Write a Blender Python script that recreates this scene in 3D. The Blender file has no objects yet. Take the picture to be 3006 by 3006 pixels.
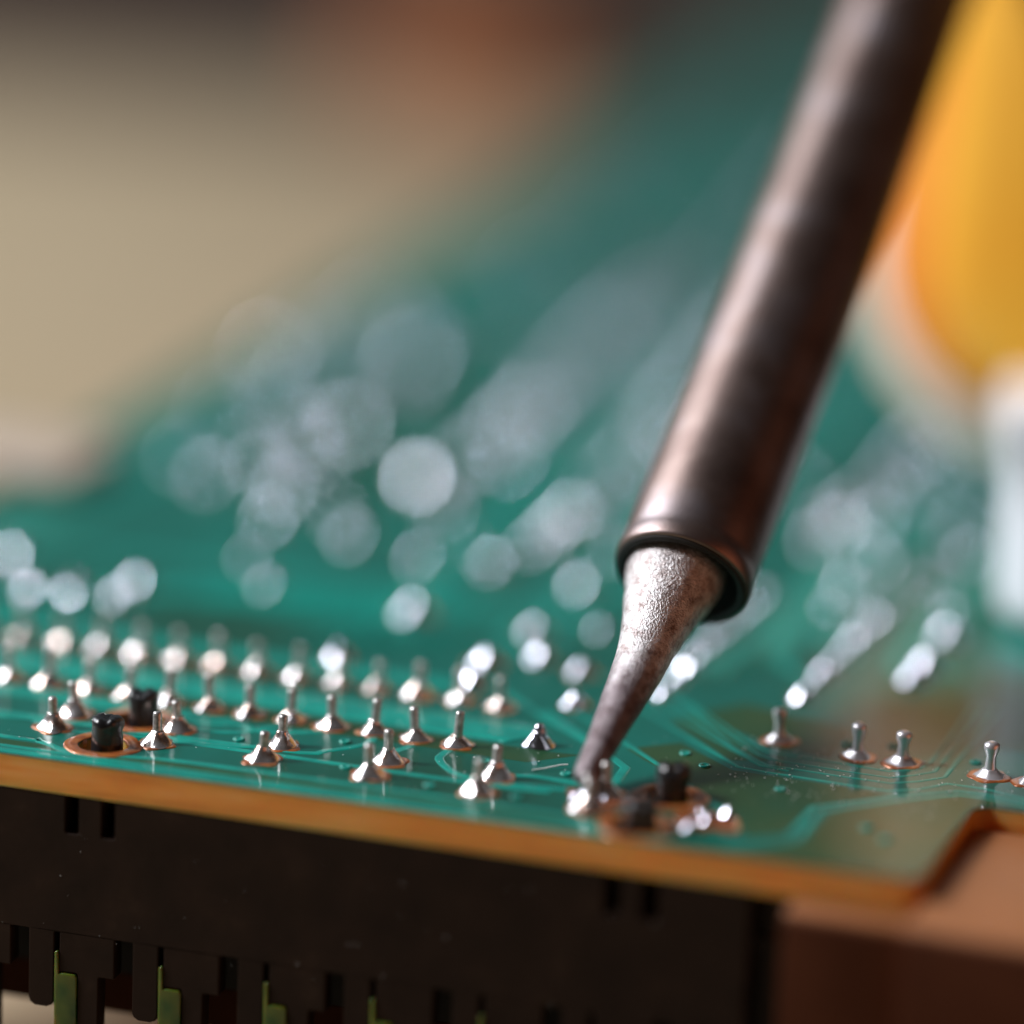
import bpy, bmesh, math, random
from mathutils import Vector, Matrix, noise

random.seed(7)
R = math.radians
C = bpy.context.scene.collection
scene = bpy.context.scene
# one Blender unit is one millimetre; x runs along the board's front edge, y away from it, z up from its solder side
scene.unit_settings.system = 'METRIC'
scene.unit_settings.scale_length = 0.001

# ------------------------------------------------------------------ camera
cam_d = bpy.data.cameras.new('camera')
cam = bpy.data.objects.new('camera', cam_d)
C.objects.link(cam)
cam.matrix_world = Matrix(((0.9465315, -0.1233800, 0.2980863, 75.8222),
                           (0.3201187, 0.2445597, -0.9152674, -224.5764),
                           (0.0400258, 0.9617525, 0.2709797, 80.6370),
                           (0, 0, 0, 1)))
cam_d.sensor_width = 36
cam_d.lens = 154.468
cam_d.clip_start = 5
cam_d.clip_end = 5000
cam_d.dof.use_dof = True
cam_d.dof.focus_distance = 247.8
cam_d.dof.aperture_fstop = 0.0065          # a 24 mm wide lens opening
scene.camera = cam
CAM = cam.matrix_world.to_3x3()
RIGHT = (CAM @ Vector((1, 0, 0)))
FWD = (CAM @ Vector((0, 0, -1)))
RIGHT.z = 0; RIGHT.normalize(); FWD.z = 0; FWD.normalize()

# ------------------------------------------------------------------ light
world = bpy.data.worlds.new('World')
scene.world = world
world.use_nodes = True
bg = world.node_tree.nodes['Background']
bg.inputs['Color'].default_value = (1.0, 0.88, 0.80, 1)
bg.inputs['Strength'].default_value = 0.034

def area(name, direction, dist, size, radiance, color, aim=Vector((5, 5, 0)), size_y=None):
    d = bpy.data.lights.new(name, 'AREA')
    d.shape = 'RECTANGLE'
    d.size = size; d.size_y = size_y or size
    d.energy = radiance * math.pi * d.size * d.size_y
    d.color = color
    o = bpy.data.objects.new(name, d)
    C.objects.link(o)
    direction = direction.normalized()
    o.location = aim + direction * dist
    o.rotation_euler = direction.to_track_quat('Z', 'Y').to_euler()
    return o
key = area('window_lamp', -RIGHT * 0.86 + FWD * 0.03 + Vector((0, 0, 0.66)), 420, 72, 95, (0.97, 0.96, 1.0), size_y=95)
soft = area('side_window', -RIGHT * 0.92 + FWD * 0.62 + Vector((0, 0, 0.80)), 520, 300, 8.0, (0.92, 0.95, 1.0), size_y=340)
back = area('back_glare_fill', FWD * 1.0 + RIGHT * 0.1 + Vector((0, 0, 0.36)), 900, 900, 0.12, (0.55, 0.85, 1.0), size_y=420)  # unseen lamp added for the pale glare on the board
fill = area('warm_fill', RIGHT * 0.9 - FWD * 0.50 + Vector((0, 0, 0.10)), 420, 380, 0.75, (1.0, 0.30, 0.13))  # unseen fill added for a warm tint on right-hand sides

scene.view_settings.view_transform = 'Standard'
scene.view_settings.look = 'None'
scene.view_settings.exposure = 0
scene.view_settings.gamma = 1

# ------------------------------------------------------------------ materials
def mat(name, base, rough=0.5, metal=0.0, coat=0.0, coat_rough=0.1, **kw):
    m = bpy.data.materials.new(name)
    m.use_nodes = True
    nt = m.node_tree
    b = nt.nodes['Principled BSDF']
    b.inputs['Base Color'].default_value = (*base, 1)
    b.inputs['Roughness'].default_value = rough
    b.inputs['Metallic'].default_value = metal
    b.inputs['Coat Weight'].default_value = coat
    b.inputs['Coat Roughness'].default_value = coat_rough
    for k, v in kw.items():
        b.inputs[k.replace('_', ' ')].default_value = v
    return m

def tex(m, scale, detail=4, kind='noise', stretch=(1, 1, 1), rough=0.5):
    nt = m.node_tree
    tc = nt.nodes.new('ShaderNodeTexCoord')
    mp = nt.nodes.new('ShaderNodeMapping')
    mp.inputs['Scale'].default_value = stretch
    nt.links.new(tc.outputs['Object'], mp.inputs['Vector'])
    if kind == 'noise':
        n = nt.nodes.new('ShaderNodeTexNoise')
        n.inputs['Detail'].default_value = detail
        n.inputs['Roughness'].default_value = rough
        out = n.outputs['Fac']
    else:
        n = nt.nodes.new('ShaderNodeTexVoronoi')
        out = n.outputs['Distance']
    n.inputs['Scale'].default_value = scale
    nt.links.new(mp.outputs['Vector'], n.inputs['Vector'])
    return out

def ramp(m, fac, stops):
    nt = m.node_tree
    r = nt.nodes.new('ShaderNodeValToRGB')
    while len(r.color_ramp.elements) < len(stops):
        r.color_ramp.elements.new(0.5)
    for e, (p, c) in zip(r.color_ramp.elements, stops):
        e.position = p
        e.color = (*c, 1) if len(c) == 3 else c
    nt.links.new(fac, r.inputs['Fac'])
    return r.outputs['Color']

def colour(m, out):
    m.node_tree.links.new(out, m.node_tree.nodes['Principled BSDF'].inputs['Base Color'])

def roughness(m, fac, lo, hi):
    nt = m.node_tree
    r = nt.nodes.new('ShaderNodeMapRange')
    r.inputs['To Min'].default_value = lo
    r.inputs['To Max'].default_value = hi
    nt.links.new(fac, r.inputs['Value'])
    nt.links.new(r.outputs['Result'], nt.nodes['Principled BSDF'].inputs['Roughness'])

def bump(m, fac, strength, dist, coat=False):
    nt = m.node_tree
    b = nt.nodes.new('ShaderNodeBump')
    b.inputs['Strength'].default_value = strength
    b.inputs['Distance'].default_value = dist
    nt.links.new(fac, b.inputs['Height'])
    p = nt.nodes['Principled BSDF']
    prev = p.inputs['Normal']
    if prev.is_linked:
        nt.links.new(prev.links[0].from_socket, b.inputs['Normal'])
    nt.links.new(b.outputs['Normal'], prev)
    if coat:
        nt.links.new(b.outputs['Normal'], p.inputs['Coat Normal'])

M = {}
g = M['mask'] = mat('green_solder_mask', (0.006, 0.10, 0.07), 0.45, coat=0.6, coat_rough=0.05, **{'Specular_IOR_Level': 0.1})
colour(g, ramp(g, tex(g, 0.045, 3), [(0.30, (0.001, 0.122, 0.090)), (0.48, (0.001, 0.100, 0.072)), (0.64, (0.004, 0.058, 0.032))]))
bump(g, tex(g, 0.9, 3), 0.25, 0.05, coat=True)
bump(g, tex(g, 9, 2), 0.10, 0.01)
g = M['bare'] = mat('olive_solder_mask', (0.03, 0.07, 0.025), 0.45, coat=0.5, coat_rough=0.06, **{'Specular_IOR_Level': 0.1})
colour(g, ramp(g, tex(g, 0.12, 4), [(0.3, (0.008, 0.060, 0.026)), (0.52, (0.022, 0.062, 0.020)), (0.72, (0.036, 0.060, 0.018))]))
bump(g, tex(g, 5, 3), 0.12, 0.01, coat=True)
g = M['copper'] = mat('mask_over_copper', (0.008, 0.24, 0.18), 0.42, coat=0.6, coat_rough=0.06, **{'Specular_IOR_Level': 0.15})
colour(g, ramp(g, tex(g, 0.5, 3), [(0.35, (0.002, 0.20, 0.155)), (0.65, (0.004, 0.27, 0.205))]))
bump(g, tex(g, 1.6, 3), 0.2, 0.04, coat=True)
g = M['laminate'] = mat('orange_laminate', (0.62, 0.25, 0.05), 0.55, Subsurface_Weight=0.9, Subsurface_Scale=2.5)
g.node_tree.nodes['Principled BSDF'].inputs['Subsurface Radius'].default_value = (1.0, 0.45, 0.10)
colour(g, ramp(g, tex(g, 0.5, 5, stretch=(0.35, 1, 3)), [(0.25, (0.72, 0.21, 0.025)), (0.5, (0.92, 0.32, 0.05)), (0.75, (0.94, 0.40, 0.11))]))
bump(g, tex(g, 3, 6, stretch=(0.25, 1, 4), rough=0.7), 0.6, 0.10)
g = M['solder'] = mat('bright_solder', (0.50, 0.51, 0.58), 0.14, 1.0)
roughness(g, tex(g, 3, 3), 0.06, 0.16)
bump(g, tex(g, 3.0, 2), 0.25, 0.06)
g = M['fluxed'] = mat('flux_stained_solder', (0.6, 0.45, 0.38), 0.15, 0.88)
colour(g, ramp(g, tex(g, 1.1, 4), [(0.34, (0.52, 0.33, 0.26)), (0.46, (0.70, 0.60, 0.55)), (0.58, (0.80, 0.78, 0.80))]))
roughness(g, tex(g, 3, 3), 0.10, 0.26)
bump(g, tex(g, 2.4, 4), 0.45, 0.10)
g = M['dull'] = mat('dull_solder', (0.82, 0.80, 0.83), 0.34, 0.75)
roughness(g, tex(g, 3, 3), 0.26, 0.42)
bump(g, tex(g, 2.5, 3), 0.3, 0.08)
g = M['pin'] = mat('tinned_pin', (0.62, 0.61, 0.60), 0.34, 0.9)
bump(g, tex(g, 5, 3, stretch=(1, 1, 0.4)), 0.35, 0.04)
colour(g, ramp(g, tex(g, 4, 3), [(0.35, (0.38, 0.36, 0.34)), (0.65, (0.72, 0.71, 0.70))]))
g = M['pad'] = mat('fluxed_copper_pad', (0.45, 0.13, 0.04), 0.30, 0.35, coat=0.5)
colour(g, ramp(g, tex(g, 1.6, 3), [(0.3, (0.26, 0.065, 0.02)), (0.5, (0.42, 0.12, 0.03)), (0.75, (0.50, 0.20, 0.05))]))
g = M['black'] = mat('black_plastic', (0.012, 0.011, 0.012), 0.28, coat=0.3)
bump(g, tex(g, 1.5, 4), 0.35, 0.12)
g = M['housing'] = mat('dark_brown_plastic', (0.035, 0.022, 0.018), 0.6, **{'Specular_IOR_Level': 0.14})
colour(g, ramp(g, tex(g, 0.35, 5), [(0.3, (0.012, 0.0060, 0.0035)), (0.6, (0.018, 0.0092, 0.0055)), (0.8, (0.032, 0.018, 0.011))]))
bump(g, tex(g, 1.2, 5), 0.3, 0.08)
g = M['tan'] = mat('tan_plastic', (0.52, 0.23, 0.12), 0.45)
colour(g, ramp(g, tex(g, 0.2, 4), [(0.3, (0.26, 0.100, 0.036)), (0.7, (0.32, 0.125, 0.048))]))
bump(g, tex(g, 3, 3), 0.15, 0.03)
g = M['brown_shade'] = mat('shaded_red_brown', (0.05, 0.018, 0.009), 0.6, **{'Specular_IOR_Level': 0.08})  # shade on the tan case's front, put into the colour
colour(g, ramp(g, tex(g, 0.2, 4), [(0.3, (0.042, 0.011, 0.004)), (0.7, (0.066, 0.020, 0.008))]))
g = M['flux'] = mat('amber_flux', (0.22, 0.05, 0.012), 0.12, coat=0.6)
colour(g, ramp(g, tex(g, 1.4, 3), [(0.35, (0.12, 0.035, 0.010)), (0.65, (0.30, 0.08, 0.02))]))
M['dark'] = mat('shaded_interior', (0.006, 0.005, 0.005), 0.7)  # shade inside the housing, put into the colour
g = M['lime'] = mat('lime_plastic', (0.40, 0.60, 0.05), 0.25, Subsurface_Weight=0.6, Subsurface_Scale=1.5)
colour(g, ramp(g, tex(g, 0.6, 2), [(0.32, (0.018, 0.07, 0.008)), (0.66, (0.10, 0.13, 0.014))]))

g = M['barrel'] = mat('heat_browned_steel', (0.30, 0.22, 0.21), 0.36, 1.0)
colour(g, ramp(g, tex(g, 0.22, 5), [(0.30, (0.14, 0.096, 0.084)), (0.5, (0.21, 0.155, 0.138)), (0.72, (0.27, 0.232, 0.240))]))
roughness(g, tex(g, 0.6, 5), 0.36, 0.50)
bump(g, tex(g, 5, 4), 0.18, 0.03)
g = M['tip'] = mat('worn_tip_plating', (0.7, 0.68, 0.67), 0.42, 0.9)
plate = ramp(g, tex(g, 1.5, 10, rough=0.78), [(0.36, (0.20, 0.140, 0.125)), (0.46, (0.48, 0.43, 0.42)), (0.58, (0.74, 0.72, 0.72))])
scorch = ramp(g, tex(g, 0.9, 8, rough=0.7), [(0.35, (0.10, 0.070, 0.072)), (0.60, (0.26, 0.22, 0.23))])
nt = g.node_tree
tc = nt.nodes.new('ShaderNodeTexCoord'); sp = nt.nodes.new('ShaderNodeSeparateXYZ')
nt.links.new(tc.outputs['Object'], sp.inputs['Vector'])
ad = nt.nodes.new('ShaderNodeMath'); ad.operation = 'MULTIPLY_ADD'; ad.inputs[1].default_value = 5.0
nt.links.new(tex(g, 0.45, 6, rough=0.7), ad.inputs[0]); nt.links.new(sp.outputs['Z'], ad.inputs[2])
mr = nt.nodes.new('ShaderNodeMapRange'); mr.inputs['From Min'].default_value = -4.0; mr.inputs['From Max'].default_value = -6.6
nt.links.new(ad.outputs[0], mr.inputs['Value'])
mx = nt.nodes.new('ShaderNodeMix'); mx.data_type = 'RGBA'
nt.links.new(mr.outputs['Result'], mx.inputs[0]); nt.links.new(plate, mx.inputs[6]); nt.links.new(scorch, mx.inputs[7])
colour(g, mx.outputs[2])
roughness(g, tex(g, 4, 5), 0.30, 0.58)
bump(g, tex(g, 9, 3, kind='voronoi'), 0.7, 0.07)
bump(g, tex(g, 4.5, 8, rough=0.7), 0.6, 0.12)

g = M['end_shade'] = mat('shaded_barrel_end', (0.012, 0.009, 0.009), 0.6)  # shadow on the barrel's end face, painted as black
bump(g, tex(g, 4, 5), 0.3, 0.06)
g = M['mat'] = mat('beige_cloth_mat', (0.46, 0.38, 0.26), 0.9)
colour(g, ramp(g, tex(g, 0.012, 4), [(0.3, (0.29, 0.225, 0.135)), (0.7, (0.35, 0.28, 0.175))]))
bump(g, tex(g, 1.5, 4), 0.4, 0.3)
g = M['bench'] = mat('dark_brown_wood', (0.06, 0.035, 0.02), 0.5)
colour(g, ramp(g, tex(g, 0.02, 5, stretch=(1, 8, 1)), [(0.35, (0.035, 0.02, 0.012)), (0.65, (0.09, 0.05, 0.03))]))
g = M['rust'] = mat('orange_brown_clay', (0.38, 0.11, 0.03), 0.7)
colour(g, ramp(g, tex(g, 0.1, 4), [(0.3, (0.22, 0.07, 0.02)), (0.7, (0.30, 0.10, 0.03))]))
g = M['greytan'] = mat('grey_tan_plastic', (0.42, 0.34, 0.27), 0.6)
colour(g, ramp(g, tex(g, 0.2, 4), [(0.3, (0.36, 0.29, 0.23)), (0.7, (0.46, 0.38, 0.31))]))
g = M['yellow'] = mat('yellow_plastic', (0.95, 0.52, 0.04), 0.35, coat=0.2)
colour(g, ramp(g, tex(g, 0.08, 3), [(0.3, (0.72, 0.31, 0.015)), (0.7, (0.78, 0.40, 0.035))]))
g = M['orange'] = mat('shaded_yellow_plastic', (0.75, 0.22, 0.02), 0.4)  # shade side of the yellow drum, put into the colour
colour(g, ramp(g, tex(g, 0.1, 3), [(0.3, (0.68, 0.18, 0.015)), (0.7, (0.80, 0.27, 0.03))]))
g = M['cream'] = mat('cream_plastic', (0.84, 0.72, 0.58), 0.4)
colour(g, ramp(g, tex(g, 0.1, 3), [(0.3, (0.80, 0.67, 0.54)), (0.7, (0.88, 0.76, 0.62))]))
g = M['tan_light'] = mat('pale_tan_plastic', (0.62, 0.44, 0.26), 0.5)
colour(g, ramp(g, tex(g, 0.1, 3), [(0.3, (0.58, 0.40, 0.23)), (0.7, (0.66, 0.48, 0.29))]))
g = M['white'] = mat('white_plastic', (0.88, 0.91, 0.96), 0.3, coat=0.2)
bump(g, tex(g, 0.6, 3), 0.1, 0.1)
g = M['lint'] = mat('white_fibre', (0.75, 0.78, 0.75), 0.6)
bump(g, tex(g, 20, 2), 0.2, 0.01)

# ------------------------------------------------------------------ helpers
def link_mesh(name, me, m, parent=None, loc=None):
    o = bpy.data.objects.new(name, me)
    C.objects.link(o)
    if m is not None and not me.materials:
        me.materials.append(m)
    if parent is not None:
        o.parent = parent
    if loc is not None:
        o.location = loc
    return o

def from_bm(name, bm, smooth=True):
    bmesh.ops.recalc_face_normals(bm, faces=bm.faces)
    me = bpy.data.meshes.new(name)
    bm.to_mesh(me); bm.free()
    for p in me.polygons:
        p.use_smooth = smooth
    return me

def tag(o, label, cat, group=None, kind=None):
    o['label'] = label
    o['category'] = cat
    if group: o['group'] = group
    if kind: o['kind'] = kind
    return o

def root(name, loc, label, cat, group=None, rz=0):
    o = bpy.data.objects.new(name, None)
    C.objects.link(o)
    o.location = loc
    o.rotation_euler = (0, 0, rz)
    return tag(o, label, cat, group)

def lathe(prof, n=32, wob=0.0, seed=0, sx=1, sy=1, spine=None):
    """Surface of revolution; prof = [(radius, z)], open ends get closed where radius is 0."""
    bm = bmesh.new()
    rings = []
    for r, z in prof:
        cx, cy = spine(z) if spine else (0, 0)
        if r < 1e-6:
            rings.append([bm.verts.new((cx, cy, z))])
            continue
        ring = []
        for i in range(n):
            a = 2 * math.pi * i / n
            k = 1 + wob * noise.noise(Vector((math.cos(a) * 1.3 + seed * 7.1, math.sin(a) * 1.3, z * 1.1)))
            ring.append(bm.verts.new((cx + r * k * sx * math.cos(a), cy + r * k * sy * math.sin(a), z)))
        rings.append(ring)
    for a, b in zip(rings, rings[1:]):
        if len(a) == 1 and len(b) == 1:
            continue
        for i in range(n):
            j = (i + 1) % n
            if len(a) == 1: bm.faces.new((a[0], b[j], b[i]))
            elif len(b) == 1: bm.faces.new((a[i], a[j], b[0]))
            else: bm.faces.new((a[i], a[j], b[j], b[i]))
    return bm

def prism(loops, z0, z1, bevel=0.0):
    """Flat plate from closed outlines (the first is the outer one, the others are holes)."""
    cu = bpy.data.curves.new('outline', 'CURVE')
    cu.dimensions = '2D'
    cu.fill_mode = 'BOTH'
    cu.extrude = (z1 - z0) / 2
    for lp in loops:
        s = cu.splines.new('POLY')
        s.points.add(len(lp) - 1)
        for p, (x, y) in zip(s.points, lp):
            p.co = (x, y, 0, 1)
        s.use_cyclic_u = True
    ob = bpy.data.objects.new('outline', cu)
    C.objects.link(ob)
    dg = bpy.context.evaluated_depsgraph_get()
    me = bpy.data.meshes.new_from_object(ob.evaluated_get(dg))
    bpy.data.objects.remove(ob); bpy.data.curves.remove(cu)
    bm = bmesh.new(); bm.from_mesh(me); bpy.data.meshes.remove(me)
    bmesh.ops.remove_doubles(bm, verts=bm.verts, dist=1e-4)
    bmesh.ops.translate(bm, verts=bm.verts, vec=(0, 0, (z0 + z1) / 2))
    bmesh.ops.dissolve_limit(bm, angle_limit=0.01, verts=bm.verts, edges=bm.edges)
    if bevel:
        es = [e for e in bm.edges if len(e.link_faces) == 2 and e.calc_face_angle(0) > 1.0]
        bmesh.ops.bevel(bm, geom=es, offset=bevel, segments=2, affect='EDGES', profile=0.5)
    bmesh.ops.triangulate(bm, faces=[f for f in bm.faces if len(f.verts) > 4])
    return bm

def arc(cx, cy, r, a0, a1, n):
    return [(cx + r * math.cos(R(a0 + (a1 - a0) * i / n)), cy + r * math.sin(R(a0 + (a1 - a0) * i / n))) for i in range(n + 1)]

def circle(cx, cy, r, n=32):
    return [(cx + r * math.cos(2 * math.pi * i / n), cy + r * math.sin(2 * math.pi * i / n)) for i in range(n)]

def box(x0, x1, y0, y1, z0, z1, bevel=0.2):
    bm = bmesh.new()
    bmesh.ops.create_cube(bm, size=1)
    for v in bm.verts:
        v.co = Vector(((x0 + x1) / 2 + v.co.x * (x1 - x0), (y0 + y1) / 2 + v.co.y * (y1 - y0), (z0 + z1) / 2 + v.co.z * (z1 - z0)))
    if bevel:
        bmesh.ops.bevel(bm, geom=list(bm.edges), offset=bevel, segments=3, affect='EDGES', profile=0.5)
    return bm

def ribbon(pts, w, h):
    """A raised printed track: a strip with sloping flanks along a polyline."""
    P = [Vector((x, y)) for x, y in pts]
    bm = bmesh.new()
    rows = []
    for i, p in enumerate(P):
        d0 = (p - P[i - 1]).normalized() if i else (P[1] - p).normalized()
        d1 = (P[i + 1] - p).normalized() if i < len(P) - 1 else d0
        t = (d0 + d1).normalized()
        k = 1 / max(0.5, t.dot(d0))
        n = Vector((-t.y, t.x)) * k
        e = 0.045
        rows.append([bm.verts.new((*(p + n * s), z)) for s, z in
                     ((-w / 2 - e, -0.004), (-w / 2, h * .8), (-w / 4, h), (w / 4, h), (w / 2, h * .8), (w / 2 + e, -0.004))])
    for a, b in zip(rows, rows[1:]):
        for i in range(5):
            bm.faces.new((a[i], a[i + 1], b[i + 1], b[i]))
    return bm

def smooth_line(pts, k=4):
    out = []
    for i in range(len(pts) - 1):
        p0 = Vector(pts[max(i - 1, 0)]); p1 = Vector(pts[i]); p2 = Vector(pts[i + 1]); p3 = Vector(pts[min(i + 2, len(pts) - 1)])
        for j in range(k):
            t = j / k
            out.append(tuple(0.5 * ((2 * p1) + (p2 - p0) * t + (2 * p0 - 5 * p1 + 4 * p2 - p3) * t * t + (3 * p1 - p0 - 3 * p2 + p3) * t ** 3)))
    out.append(tuple(pts[-1]))
    return out

# ------------------------------------------------------------------ the surface behind and below
def sheet(name, x0, x1, y0, y1, z, m, n=40, amp=0.0):
    bm = bmesh.new()
    vs = [[bm.verts.new((x0 + (x1 - x0) * i / n, y0 + (y1 - y0) * j / n,
                         z + amp * noise.noise(Vector((i * .23, j * .23, 3))))) for j in range(n + 1)] for i in range(n + 1)]
    for i in range(n):
        for j in range(n):
            bm.faces.new((vs[i][j], vs[i + 1][j], vs[i + 1][j + 1], vs[i][j + 1]))
    return link_mesh(name, from_bm(name, bm), m)
bench = sheet('bench_surface', -1500, 1500, -700, 2500, -23.5, M['bench'], 10)
bench['kind'] = 'structure'
bm = prism([[(-330, -260), (190, -260), (190, 345), (-60, 300), (-330, 240)]], -23.4, -22.0, 0.4)
cloth = link_mesh('work_mat', from_bm('work_mat', bm, False), M['mat'])
tag(cloth, 'blurred beige work mat spread under and behind the circuit board', 'mat')

# ------------------------------------------------------------------ circuit board
def edge_y(x):
    return -11.40 + 0.0345 * x
board = root('circuit_board', (0, 0, 0), 'green circuit board with orange edge and rows of silver solder joints', 'circuit board')
PEGS = [(13.6, -3.3), (13.4, -8.7), (-18.0, -3.7), (-18.1, -8.6)]
XL, XN, YN, XR, YB = -47.0, 29.5, 2.7, 95.0, 330.0
outline = [(XL, edge_y(XL)), (XN - 0.8, edge_y(XN))]
outline += arc(XN - 0.8, edge_y(XN) + 0.8, 0.8, -90, 0, 6)[1:]
outline += arc(XN + 1.2, YN - 1.2, 1.2, 180, 90, 8)
outline += [(XR, YN + 0.4), (XR, YB), (XL, YB)]
holes = [circle(x, y, 1.42) for x, y in PEGS]
link_mesh('laminate', from_bm('laminate', prism([outline] + holes, -1.95, -0.06, 0.0), False), M['laminate'], board)
mask_out = [(x + (0.05 if x < 0 else 0), y + 0.05) if y < 0 else (x, y) for x, y in outline]
link_mesh('solder_mask', from_bm('solder_mask', prism([outline] + holes, -0.058, 0.0, 0.0), False), M['mask'], board)

# bare (olive) fields where there is no copper below the mask
def field(loop, z, m, name='bare_field'):
    link_mesh(name, from_bm(name, prism([loop], 0.0015, z, 0.0), False), m, board)
def ey(x, d): return (x, edge_y(x) + d)
field([ey(17.8, 0.35), ey(28.6, 0.35), (29.1, -9.6), (29.2, 1.6), (30.2, 3.1), (60, 3.4), (60, 3.9), (34, 3.5), (29, 4.1), (26, 2.2), (23.5, -0.3), (22.5, -2.2), (22.3, -7.0), (20.0, -9.5)], 0.006, M['bare'])
field([(10.4, 2.2), (14.6, -1.3), (18.0, -4.8), (19.2, -7.8), (21.0, -6.6), (21.0, -1.4), (23.2, .7), (24.6, 2.3), (22.0, 2.5), (17.9, 2.6), (15.5, 2.6), (11.5, 6.0), (9.0, 3.6)], 0.006, M['bare'])
field([(9.8, 9.4), (15.0, 4.2), (17.0, 5.0), (13.5, 9.5), (17.4, 7.4), (20, 7.2), (20.0, 12.5), (13, 14.5), (11, 12)], 0.005, M['bare'])
field([(-24, -1.1), (4.5, -1.1), (7.0, 1.4), (5.4, 1.2), (-24, .9)], 0.005, M['bare'])
field([ey(-46, 1.55), ey(12, 1.35), ey(12, 2.1), ey(-46, 2.3)], 0.005, M['bare'])
field([(27.5, 13), (60, 12), (60, 26), (24, 27), (26.9, 20)], 0.005, M['bare'])

TR = []
L1 = [(6.25, 12.26), (8.09, 10.52), (11.73, 6.94), (15.67, 3.3), (17.4, 3.1), (18.6, 3.1), (22.46, 2.96), (24.5, 2.97), (25.95, 3.91), (27.23, 5.6), (29.4, 5.65), (31.78, 4.93), (34.45, 4.59)]
L2 = [(7.31, 15.21), (8.82, 13.49), (14.38, 6.54), (17.0, 4.3), (18.03, 4.3), (21.7, 4.23), (24.28, 4.29), (25.63, 5.27), (26.86, 6.6), (26.9, 13.97), (26.9, 20)]
L3 = [(8.06, 14.9), (12.09, 10.07), (16.27, 5.7), (17.6, 5.3), (21.46, 5.18), (23.99, 5.19), (25.18, 6.22), (26.1, 7.3), (26.2, 13.21), (26.2, 20)]
L3b = [(9.96, 12.94), (14.52, 8.27), (16.6, 6.55), (21.13, 6.4), (23.7, 6.25), (25.1, 7.32), (25.5, 8.5), (25.6, 20)]
L4 = [(-30, -10.95 - .8), (15.5, -10.1), (18.3, -9.5), (19.45, -8.45), (21.30, -6.56), (21.30, -1.51), (23.42, 0.6), (25.1, 2.3), (28.08, 4.62), (29.5, 4.7), (31.91, 4.31), (34.53, 4.18)]
L5 = [(18.6, -10.1), (20.3, -9.01), (21.96, -6.96), (22.0, -2.07), (23.4, -.6), (25.6, 1.6), (28.23, 3.95), (29.6, 4.05), (32.05, 3.65), (34.66, 3.5)]
D1 = [(-3.3, 12.7), (2.17, 7.68), (8.57, 1.9), (9.9, 0.4), (10.1, -2.2), (9.8, -3.6)]
D1b = [(4.0, 9.0), (8.57, 4.57), (11.96, 1.19), (16.26, -3.39), (17.7, -5.0)]
for pts, w in ((L1, .22), (L2, .20), (L3, .17), (L3b, .17), (L4[1:], .24), (L5, .24), (D1, .50), (D1b, .32)):
    TR.append((pts, w))
def off(pts, dx, dy): return [(x + dx, y + dy) for x, y in pts]
TR += [(off(L1[:5], 1.1, .75), .22), (off(D1b[:3], -1.4, -0.9)[:2], .3)]
# tracks winding between the two front rows of joints
W = [[(-47, -6.9), (-25.6, -6.3), (-23.3, -6.3), (-20.7, -6.9), (-16.4, -6.35), (-15.5, -6.3), (-9.0, -6.0), (3.0, -5.7), (7.3, -5.3)],
     [(-47, -9.9), (-24, -9.5), (-21.8, -9.4), (-19.2, -10.5), (-16.4, -9.9), (-13.6, -9.3), (-9.6, -9.1), (2, -8.7), (9, -8.8), (12.0, -10.1), (15.5, -10.2)],
     [(-47, -3.0), (-21, -2.2), (-15.6, -2.6), (-13.8, -2.4), (-12.6, -1.9), (-10.9, -2.5), (-8.1, -1.2), (-7.7, 0)],
     [(-5.08, 0), (-4.7, -1.6), (-5.4, -3.0), (-6.45, -4.1), (-7.6, -5.0), (-15.0, -5.4)],
     [(-2.54, 0), (-2.4, -1.4), (-2.9, -2.7), (-2.7, -4.3)],
     [(0.0, 0), (-0.2, -1.4), (-0.1, -2.8), (1.4, -4.5), (2.9, -5.0), (5.1, -5.0), (7.8, -4.6), (9.3, -4.3)],
     [(-10.16, 0), (-10.6, -1.3), (-12.2, -3.3), (-15.2, -4.0)],
     [(-12.7, 0), (-13.3, -1.2), (-15.4, -1.8), (-20, -1.6), (-47, -2.2)],
     [(-15.24, 0), (-16, -0.9), (-21, -1.0), (-47, -1.4)],
     [(-9.1, -4.3), (-10.2, -5.1), (-13, -5.9), (-20, -5.6), (-47, -5.9)],
     [(3.7, -4.3), (5.3, -3.3), (7.0, -3.2), (8.8, -3.4)]]
for w in W:
    TR.append((smooth_line(w, 3), .46))
TR += [([ey(-46.8, .55), ey(-10, .5), ey(15.5, .45)], .62), ([ey(-46.8, 1.3), ey(5, 1.2)], .28)]
# broad copper areas
TR += [([(-46.5, 3.5), (2.4, 3.5), (3.2, 2.9)], 3.4), ([(-46.5, 10.4), (-10, 10.2), (-2, 10.4)], 2.0)]
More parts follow.
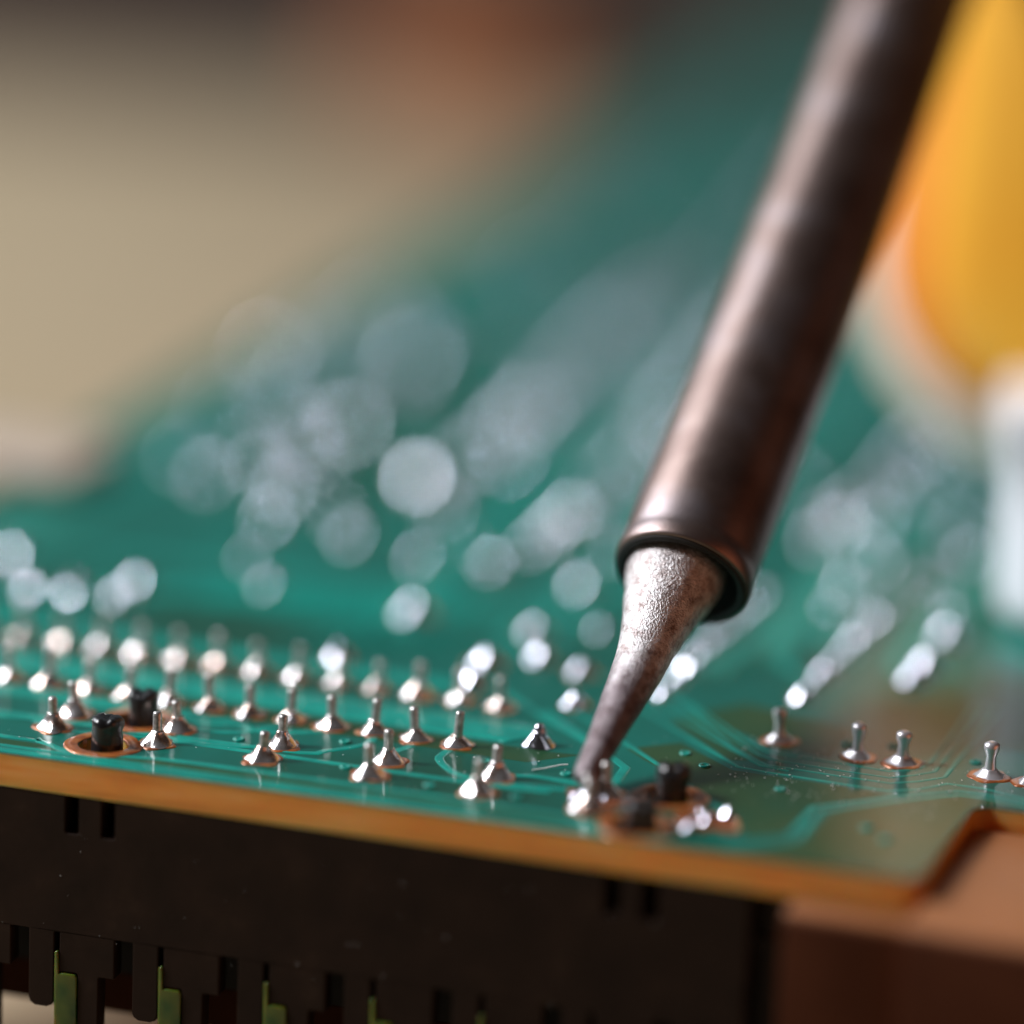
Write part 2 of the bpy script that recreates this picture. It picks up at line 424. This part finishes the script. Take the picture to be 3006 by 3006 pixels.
# long parallel tracks running to the far side
rs = random.Random(3)
for x in (-44, -42.2, -40.6, -39, -13.9, -12.6, -11.9, -4.5, -3.4, -1.4, 0.8, 2.2, 11.5, 12.7, 14.0, 19.2, 20.2, 24.6, 28.8, 31.5, 34.2, 37.5, 42, 47):
    y0 = 20 + rs.random() * 14
    TR.append(([(x + 3, y0 - 3), (x, y0), (x, 120 + rs.random() * 60), (x - 6, 190), (x - 6, 300)], .45 + .5 * rs.random()))
for y in (26.5, 28.0, 40.5, 57, 59.0, 78, 97, 99.5, 131, 160):
    xa = -45 + rs.random() * 20
    TR.append(([(xa, y), (xa + 18 + rs.random() * 25, y)], .6))
for k in range(9):
    TR.append(([(-40 + k * .9, 11.5 + k * .2), (-30 + k * .9, 19.5 + k * .5), (-12 + k * .9, 20 + k * .9)], .34))
    TR.append(([(3 + k * .9, 14 + k * .6), (12 - k * .3, 23 + k), (12 - k * .3, 60)], .34))
for k in range(7):
    TR.append(([(-16 + k * 1.4, 14.2 + k * .25), (-12.3 + k * 1.3, 18 + k * .8), (-12.3 + k * 1.3, 33)], .32))
for i, (pts, w) in enumerate(TR):
    link_mesh('trace', from_bm('trace', ribbon(pts, w, 0.016 + 0.0011 * i)), M['copper'], board)

via = from_bm('via', lathe([(.36, .0), (.34, .07), (.17, .075), (.14, .03), (0, .03)], 20))
for x, y in [(-22.6, -2.9), (-19.5, -5.2), (-11.6, -4.4), (-6.0, -2.2), (-4.4, -6.3), (0.9, -7.2), (2.4, -2.0), (5.9, -6.9), (7.2, -2.1), (12.3, 4.2), (13.9, 2.6), (20.4, 9.9), (22.9, 10.6), (24.9, -3.6), (26.3, -5.0), (18.9, 0.6), (-1.3, 3.5), (-8.6, 3.7), (-16.6, 3.2), (-20.4, 4.1), (27.9, 9.9), (5.6, 10.9), (7.4, 8.0)]:
    link_mesh('via', via, M['copper'], board, (x, y, 0.02))
# pads round the four peg holes
for (x, y) in PEGS:
    link_mesh('ring_pad', from_bm('ring_pad', lathe([(1.43, -0.5), (1.43, 0.05), (1.47, 0.075), (2.12, 0.075), (2.2, 0.05), (2.22, 0.002)], 64, .10, x)), M['pad'], board, (x, y, 0))

# ---- solder joints: each is a mound with its pin and its pad
def mound(rb, h, rp, seed, n=28, wob=.30, ex=1.35):
    prof = []
    for i in range(11):
        t = i / 10
        prof.append((rp + (rb - rp) * (1 - t) ** ex, h * t))
    prof.append((0, h * 1.02))
    return from_bm('solder_mound', lathe([(rb + .03, -.01)] + prof, n, wob, seed))
def dome(r, h, seed):
    prof = [(r + .05, -.01)] + [(r * math.cos(a), h * math.sin(a)) for a in [i * math.pi / 16 for i in range(8)]] + [(0, h)]
    return from_bm('solder_dome', lathe(prof, 20, .14, seed))
def pin_mesh(r, h, seed, blob=0.0, square=True):
    b = h - .15
    prof = [(r * 1.05, 0), (r, .3), (r, b)]
    if blob:
        prof = [(r * 1.1, 0), (r * .85, h * .35), (r * .8, h * .55), (r + blob, h * .80), (r + blob * .9, h * .92), (r * .6, h * .99), (0, h)]
    else:
        prof += [(r * .86, h - .03), (r * .5, h), (0, h)]
    return from_bm('pin_rod', lathe(prof, 14, .08 if blob else .04, seed))
PADM = {}
def pad_mesh(r):
    if r not in PADM:
        PADM[r] = from_bm('pad_disc', lathe([(r + .05, .001), (r, .05), (r * .9, .062), (0, .062)], 36, .35, r * 5))
    return PADM[r]
V = {
    'dip': [(mound(.88, .60 + .05 * s, .30, s, ex=1.38), pin_mesh(.27, 1.95 + .05 * s, s), .98) for s in range(4)],
    'row': [(mound(.98, .74 + .06 * s, .33, s + 9, ex=1.45), pin_mesh(.28, 1.85, s + 9), 1.16) for s in range(4)],
    'bead': [(mound(.85, .40, .42, s + 20), pin_mesh(.36, 2.0, s + 20, .08), 1.15) for s in range(3)],
    'far': [(mound(.86 + .03 * (s % 3), (.74, .86, .80, .92, .70, .84, .66)[s], .24, s + 30, 24, .10, 1.18), None, .95) for s in range(7)],
    'blob': [(dome(.62, .70, s + 40), None, .9) for s in range(3)],
    'small': [(dome(.42, .42, s + 50), None, .6) for s in range(3)],
}
count = [0]
def joint(x, y, kind, tilt=5, lean=None, scale=1.0, label=None):
    i = count[0]; count[0] += 1
    md, pn, pr = V[kind][i % len(V[kind])]
    j = link_mesh('solder_joint', md, M['dull'] if kind == 'bead' else M['fluxed'] if kind in ('dip', 'row') else M['solder'], board, (x, y, 0.058))
    j.rotation_euler = (0, 0, rs.random() * 6.28)
    j.scale = (scale,) * 3
    if label: j['label'] = label
    if pn:
        p = link_mesh('pin', pn, M['pin'] if kind != 'bead' else M['dull'], j, (0, 0, 0))
        p.rotation_euler = (R(rs.uniform(-tilt, tilt)), R(rs.uniform(-tilt, tilt)), 0)
        p.scale = (1, 1, rs.uniform(.88, 1.08))
        j.scale = (scale * rs.uniform(.9, 1.06), scale * rs.uniform(.9, 1.06), scale * rs.uniform(.92, 1.05))
    if kind != 'small':
        pd = link_mesh('pad', pad_mesh(pr), M['pad'], j, (0, 0, -.058))
        pd.rotation_euler = (0, 0, rs.random() * 6.28)
    return j
for i in range(0, 13):
    joint(-2.54 * i, 0 + rs.uniform(-.05, .05), 'dip')
for i in range(0, 15):
    joint(-2.54 * i, 7.62, 'dip')
for k in range(-7, 2):
    x = 3.69 + 6.40 * k
    if k in (2,): continue
    joint(x, -7.05, 'row'); joint(x + .1, -4.35, 'row')
joint(10.08, -7.0, 'row', 10); joint(9.95, -4.3, 'row', 6)
joint(16.2, -7.9, 'far', scale=.62); joint(16.7, -6.5, 'far', scale=.52); joint(17.4, -4.9, 'far', scale=.5); joint(16.0, -5.2, 'small', scale=.6); joint(12.75, -1.9, 'small', scale=.35); joint(9.0, -5.9, 'small', scale=.9); joint(10.6, -5.4, 'small', scale=.7); joint(15.3, -8.4, 'small', scale=.5)
joint(4.15, 2.1, 'blob', scale=.9); link_mesh('solder_peak', mound(.95, .85, .30, 77, wob=.2), M['solder'], board, (4.15, 2.1, .03))
link_mesh('molten_bead', dome(.72, .55, 91), M['solder'], board, (9.55, -5.25, .05))
link_mesh('flux_pool', from_bm('flux_pool', lathe([(1.9, .002), (1.8, .05), (1.2, .08), (0, .09)], 48, .5, 17)), M['flux'], board, (10.0, -5.7, 0.0))
link_mesh('flux_pool', from_bm('flux_pool', lathe([(1.7, .002), (1.6, .05), (1.1, .08), (0, .09)], 48, .6, 31)), M['flux'], board, (16.7, -6.2, 0.0))
link_mesh('solder_peak', dome(.36, .5, 78), M['solder'], board, (4.2, 2.1, .80))
for x in (21.45, 24.05, 29.15, 31.6, 34.2, 36.7):
    joint(x, 7.9, 'bead', 2)
joint(16.6, 8.7, 'bead', 2, scale=.9)
BOK = [(-38.1, 22.7), (-33.8, 16.3), (-31.5, 17.5), (-28.6, 17.6), (-28.6, 20.8), (-21.0, 23.9), (-28.1, 45.6), (-26.4, 38.4), (-20.0, 36.6), (-20.9, 52.4), (-18.1, 48.4), (-14.3, 33.9), (-10.7, 22.6), (-9.7, 34.9), (-8.3, 43.9), (-8.5, 40.1), (-3.1, 32.8), (-2.7, 22.2), (-0.7, 17.2), (2.4, 15.8), (-3.3, 14.8), (-2.8, 10.6), (3.9, 9.8), (-11.8, 12.2), (13.7, 46.5), (12.6, 39.9), (17.5, 43.6), (20.9, 32.6), (21.1, 26.1), (21.0, 23.1), (-32.2, 82.5), (-34.2, 89.2), (-40.5, 63.6), (-34.7, 54.8), (-31.8, 50.0), (-32.4, 59.7), (-29.5, 54.3), (-30.4, 64.0), (-37.8, 50.0), (-34.2, 46.1), (-43.2, 87.8), (-18.5, 101.6)]
big = {9: 1.25, 12: 1.45, 14: 1.3, 20: 1.3, 21: 1.15, 6: 1.3, 24: 1.3, 27: 1.35, 28: 1.2, 30: 1.5, 31: 1.4, 22: .9, 17: 1.1}
for i, (x, y) in enumerate(BOK):
    joint(x, y, 'far', scale=big.get(i, 1.0) * rs.uniform(.9, 1.08))
def chain(x0, y0, x1, y1, step, kind='far', sc=.8):
    n = int(math.hypot(x1 - x0, y1 - y0) / step)
    for i in range(n + 1):
        t = i / n
        w = 0 if step < 3 else .5
        joint(x0 + (x1 - x0) * t + rs.uniform(-w, w), y0 + (y1 - y0) * t, kind, scale=sc * rs.uniform(.75, 1.2))
chain(8.0, 13.6, 8.0, 36.0, 2.54, sc=.72)
chain(15.8, 16.6, 16.0, 37.0, 2.54, sc=.72)
chain(-19.8, 57, -22.5, 120, 3.4, sc=1.0)
chain(-17.2, 60, -19.5, 116, 7.4, sc=.9)
chain(-9.2, 57, -13.5, 118, 3.5, sc=1.0)
chain(-6.2, 52, -9, 110, 8.0, sc=.85)
chain(8.3, 50, 8.8, 102, 3.8, sc=.9)
chain(10.9, 49, 11.3, 100, 7.0, sc=.8)
chain(-37.8, 68, -42, 100, 4.4, sc=.9)
chain(16.0, 53.9, 17, 90, 3.8, sc=.9)
chain(-20, 128, -26, 190, 9, sc=1.0)
chain(-33, 105, -35, 180, 12, sc=1.0)
chain(27, 40, 29, 100, 9, sc=.9)
for i in range(46):
    x, y = rs.uniform(-44, 20), rs.uniform(24, 105)
    if -16.5 < x + (y - 50) * .07 < -11 and y > 38: continue      # the empty green lane
    joint(x, y, 'far', scale=rs.uniform(.45, .95))

# ------------------------------------------------------------------ connector housing under the front edge
ang = math.atan(0.0345)
hous = root('connector_housing', (0, -10.75, 0), 'dark brown plastic connector housing with slotted front under the board edge', 'connector', rz=ang)
def slots(a, b, zb):
    return [(a, -1.98), (a, zb), (a + .12, zb - .1), (b - .12, zb - .1), (b, zb), (b, -1.98)]
top = [(-56, -1.98)]
for a, b, zb in ((-18.95, -18.12, -4.15), (-16.78, -15.95, -4.15), (12.35, 13.25, -4.35), (14.45, 15.4, -4.35)):
    top += slots(a, b, zb)
top += [(20.45, -1.98), (20.45, -22)]
bot = []
for k in range(6, -6, -1):
    s = -22.15 + 6.27 * k
    bot += [(s + 4.1, -22), (s + 4.1, -12.65), (s + 4.0, -12.55), (s + 2.97, -12.55), (s + 2.97, -10.2), (s + 2.63, -10.2),
            (s + 2.63, -14.4), (s + 2.5, -14.68), (s + 2.2, -14.82), (s + 1.5, -14.82), (s + 1.22, -14.65), (s + 1.12, -14.4),
            (s + 1.12, -10.2), (s + .05, -10.15), (s, -10.2), (s, -12.6), (s - .9, -12.6), (s - .95, -12.7), (s - .95, -22)]
loop = top + bot + [(-56, -22)]
bm = prism([loop], -.6, .6, 0.06)
bmesh.ops.rotate(bm, verts=bm.verts, cent=(0, 0, 0), matrix=Matrix.Rotation(R(90), 3, 'X'))
link_mesh('front_wall', from_bm('front_wall', bm, False), M['housing'], hous)
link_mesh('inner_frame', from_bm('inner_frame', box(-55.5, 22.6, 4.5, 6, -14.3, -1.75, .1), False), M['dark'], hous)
link_mesh('rear_wall', from_bm('rear_wall', box(-55.5, 22.6, 4.6, 5.9, -16.8, -14.32, .1), False), M['brown_shade'], hous)
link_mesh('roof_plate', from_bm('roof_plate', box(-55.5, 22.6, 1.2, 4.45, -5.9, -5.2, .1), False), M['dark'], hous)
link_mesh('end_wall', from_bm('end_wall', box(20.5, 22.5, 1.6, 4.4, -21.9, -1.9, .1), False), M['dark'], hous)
latch = None
for k in range(-2, 7):
    s = -22.15 + 6.27 * k
    if latch is None:
        bm = prism([[(2.70, -11.4), (2.90, -11.3), (2.95, -12.7), (3.2, -12.62), (3.9, -12.64), (4.04, -12.8), (4.04, -19), (2.72, -19)]], -.45, .7, 0.06)
        bmesh.ops.rotate(bm, verts=bm.verts, cent=(0, 0, 0), matrix=Matrix.Rotation(R(90), 3, 'X'))
        latch = from_bm('latch', bm)
    o = link_mesh('latch', latch, M['lime'], hous, (s, 0, 0))
# pegs that come up through the board (world coordinates -> housing frame)
def peg_mesh(seed):
    bm = lathe([(.90, -3.0), (.88, .6), (.86, 1.0), (.93, 1.4), (.92, 1.7), (.78, 1.95), (.42, 2.02), (0, 1.90)], 40, .22, seed * 3 + 1)
    for v in bm.verts:     # a split across the head
        if v.co.z > 1.75 and abs(v.co.x + .3 * v.co.y) < .20:
            v.co.z -= .14
        if v.co.z > 1.75:
            v.co.z += .14 * noise.noise(v.co * 3 + Vector((seed, 0, 0)))
    return from_bm('peg', bm)
inv = Matrix.Rotation(-ang, 4, 'Z') @ Matrix.Translation((0, 10.75, 0))
for i, (x, y) in enumerate(PEGS):
    p = inv @ Vector((x + .12, y + .1, 0))
    o = link_mesh('peg', peg_mesh(i), M['black'], hous, p)
    o.scale = (1, 1, (.95, .80, .90, .85)[i])

# ------------------------------------------------------------------ tan box beside it
tb = root('tan_component', (22.8, -12.5, -22), 'tan plastic component casing seen through the notch of the board', 'component')
def tanbox(x0, x1):
    o = link_mesh('case', from_bm('case', box(x0, x1, 0, 52, 0.05, 20.0, .18)), M['tan'], tb)
    return o
tanbox(0, 6.85)
link_mesh('raised_case', from_bm('raised_case', box(6.95, 62, -1.9, 14.7, 0.05, 20.85, .18)), M['tan'], tb)
link_mesh('front_shade', from_bm('front_shade', box(0.05, 6.88, -.5, -.02, .1, 19.75, .12)), M['brown_shade'], tb)  # dark plates added for the shade on the tan front
link_mesh('front_shade', from_bm('front_shade', box(6.98, 62, -2.4, -1.92, .1, 20.6, .12)), M['brown_shade'], tb)

# ------------------------------------------------------------------ soldering iron
TIP = Vector((9.15, -5.213, 0.743)); RIM = Vector((10.446, 7.83, 9.05)); TOPP = Vector((12.31, 47.787, 37.157))
axis = (TOPP - RIM).normalized()
iron = root('soldering_iron', TIP, 'soldering iron with brown steel barrel touching its silver tip to a joint', 'soldering iron')
q = axis.to_track_quat('Z', 'Y')
rim_local = RIM - TIP
b = -rim_local
along = b.dot(axis)
lat = q.inverted() @ (b - axis * along)      # sideways offset of the tip's point in the barrel's frame
Ltip = -along
def iron_part(name, bm, m):
    o = link_mesh(name, from_bm(name, bm), m, iron, rim_local)
    o.rotation_mode = 'QUATERNION'
    o.rotation_quaternion = q
    return o
def spine(z):
    t = min(1.0, max(0.0, -z / Ltip))
    k = 0.45 * max(0.0, 1 - t * 2.2)
    return (lat.x * t + side.x * k, lat.y * t + side.y * k)
side = q.inverted() @ (-RIGHT)
tp = [(0, -.02), (.35, .02), (.62, .22), (.74, .6), (.82, 1.2), (.93, 2.8), (1.08, 4.2), (1.24, 5.6), (1.38, 7.0), (1.52, 8.4), (1.72, 9.7), (2.02, 11.0), (2.35, 12.2), (2.64, 13.1), (2.84, 13.8), (2.90, 14.5), (2.90, 15.4), (0, 15.45)]
k = Ltip / 13.9
fine = []
for (r0, z0), (r1, z1) in zip(tp, tp[1:]):
    for j in range(4):
        t = j / 4
        fine.append((r0 + (r1 - r0) * t, z0 + (z1 - z0) * t))
fine.append(tp[-1])
prof = [(r, z * k - Ltip) for r, z in fine]
iron_part('tip', lathe(prof, 64, .035, 3, spine=spine), M['tip'])
iron_part('barrel', lathe([(3.86, .1), (3.95, .06), (4.06, .35), (4.09, .8), (4.05, 1.15), (3.98, 1.4), (4.00, 1.8), (4.02, 3), (4.02, 10), (3.98, 25), (3.90, 45), (3.8, 75), (3.8, 76), (0, 76)], 96, .006, 5), M['barrel'])
iron_part('end_ring', lathe([(0, 1.6), (3.30, 1.6), (3.33, .2), (3.42, .02), (3.80, -.05), (3.90, .06), (3.90, .3)], 96, .006, 5), M['end_shade'])
iron_part('handle', lathe([(0, 75.5), (6.5, 75.6), (7.5, 77), (8.2, 84), (8.0, 110), (9, 140), (8, 170), (0, 172)], 48), M['black'])

# ------------------------------------------------------------------ reel behind the iron, on its white foot
reel = root('wire_reel', (24.6, 37.4, 0.0), 'blurred yellow reel with cream flange on a white foot behind the iron', 'reel')
rq = (-FWD * .9 - RIGHT * .5 + Vector((0, 0, .15))).normalized().to_track_quat('Z', 'Y')
fl = link_mesh('foot', from_bm('foot', box(-5, 5, -5, 5, 0, 14, 2.2)), M['white'], reel, RIGHT * 4.3)
fl.rotation_euler = (0, 0, math.atan2(RIGHT.y, RIGHT.x) + R(45))
def facing(name, bm, m, loc):
    o = link_mesh(name, from_bm(name, bm), m, reel, loc)
    o.rotation_mode = 'QUATERNION'; o.rotation_quaternion = rq
    return o
base = Vector((24.6, 37.4, 0))
cen = Vector((18.9, 65.5, 16.8)) - base
facing('flange', lathe([(0, -1), (13.2, -1), (13.6, -.4), (13.6, .6), (13.2, 1.2), (0, 1.2)], 64), M['cream'], cen)
def capsule(r, depth, up):
    bm = lathe([(0, -depth), (r * .96, -depth), (r, -depth * .7), (r, depth * .2), (r * .9, depth * .75), (r * .6, depth), (0, depth * 1.08)], 64)
    for v in bm.verts:
        if v.co.y > 0: v.co.y += up
    return bm
upv = Vector((0, 0, 1))
facing('drum_shade', capsule(11.5, 1.6, 45), M['orange'], cen + upv * 2.6 - FWD * 2.8 - RIGHT * .9 - upv * .8)  # shell added for the drum's shaded side
facing('drum', capsule(9.9, 2.6, 45), M['yellow'], cen + upv * 2.4 - FWD * 5.4 + RIGHT * .7 - upv * 1.2)
link_mesh('strut', from_bm('strut', box(-2.4, 2.4, 0, 30, 7, 11, .8)), M['white'], reel, RIGHT * 1.2 + FWD * 0).rotation_euler = (0, 0, R(14))

# ------------------------------------------------------------------ things on and behind the left of the board
gt = link_mesh('grey_clip', from_bm('grey_clip', box(-60, -41.5, 38.5, 47.5, .1, 1.5, .5)), M['greytan'])
tag(gt, 'blurred grey tan plastic clip lying across the left board edge', 'clip')
rb = link_mesh('clay_block', from_bm('clay_block', box(-112, -88, 282, 304, -21.9, -6, 3)), M['rust'])
tag(rb, 'blurred orange brown block on the mat behind the board', 'block')

# lint fibre and dust
def tube(pts, r):
    cu = bpy.data.curves.new('fibre', 'CURVE'); cu.dimensions = '3D'
    s = cu.splines.new('POLY'); s.points.add(len(pts) - 1)
    for p, c in zip(s.points, pts): p.co = (*c, 1)
    cu.bevel_depth = r; cu.bevel_resolution = 1
    ob = bpy.data.objects.new('fibre', cu); C.objects.link(ob)
    me = bpy.data.meshes.new_from_object(ob.evaluated_get(bpy.context.evaluated_depsgraph_get()))
    bpy.data.objects.remove(ob); bpy.data.curves.remove(cu)
    return me
lint = link_mesh('lint_fibre', tube([(5.3, -2.45, .07), (5.9, -2.0, .12), (6.6, -1.35, .22), (7.0, -1.2, .26)], .045), M['lint'])
tag(lint, 'tiny curled white lint fibre lying on the board left of the tip', 'lint')
bm = bmesh.new()
for i in range(520):
    if i >= 460:      # caught on the housing's front face
        u = rs.uniform(-25, 19); s = rs.choice((.012, .018, .03))
        bmesh.ops.create_icosphere(bm, subdivisions=1, radius=s, matrix=Matrix.Translation((u, -10.75 + .0345 * u - .61, rs.uniform(-11, -3))))
        continue
    if i % 3:
        x, y = rs.uniform(15, 33), rs.uniform(-1, 9)
    else:
        x, y = rs.uniform(-24, 22), rs.uniform(-10, 8)
    if x > 29 and y < 3: continue
    s = rs.choice((.015, .02, .025, .04)) * rs.uniform(.7, 1.3)
    mt = Matrix.Translation((x, y, .06 + s * .3)) @ Matrix.Rotation(rs.random() * 3, 4, 'Z') @ Matrix.Diagonal((rs.uniform(1, 2.6), 1, .6, 1))
    bmesh.ops.create_icosphere(bm, subdivisions=1, radius=s, matrix=mt)
dust = link_mesh('dust', from_bm('dust', bm, False), M['lint'])
dust['kind'] = 'stuff'; dust['label'] = 'fine pale dust specks scattered over the green board'
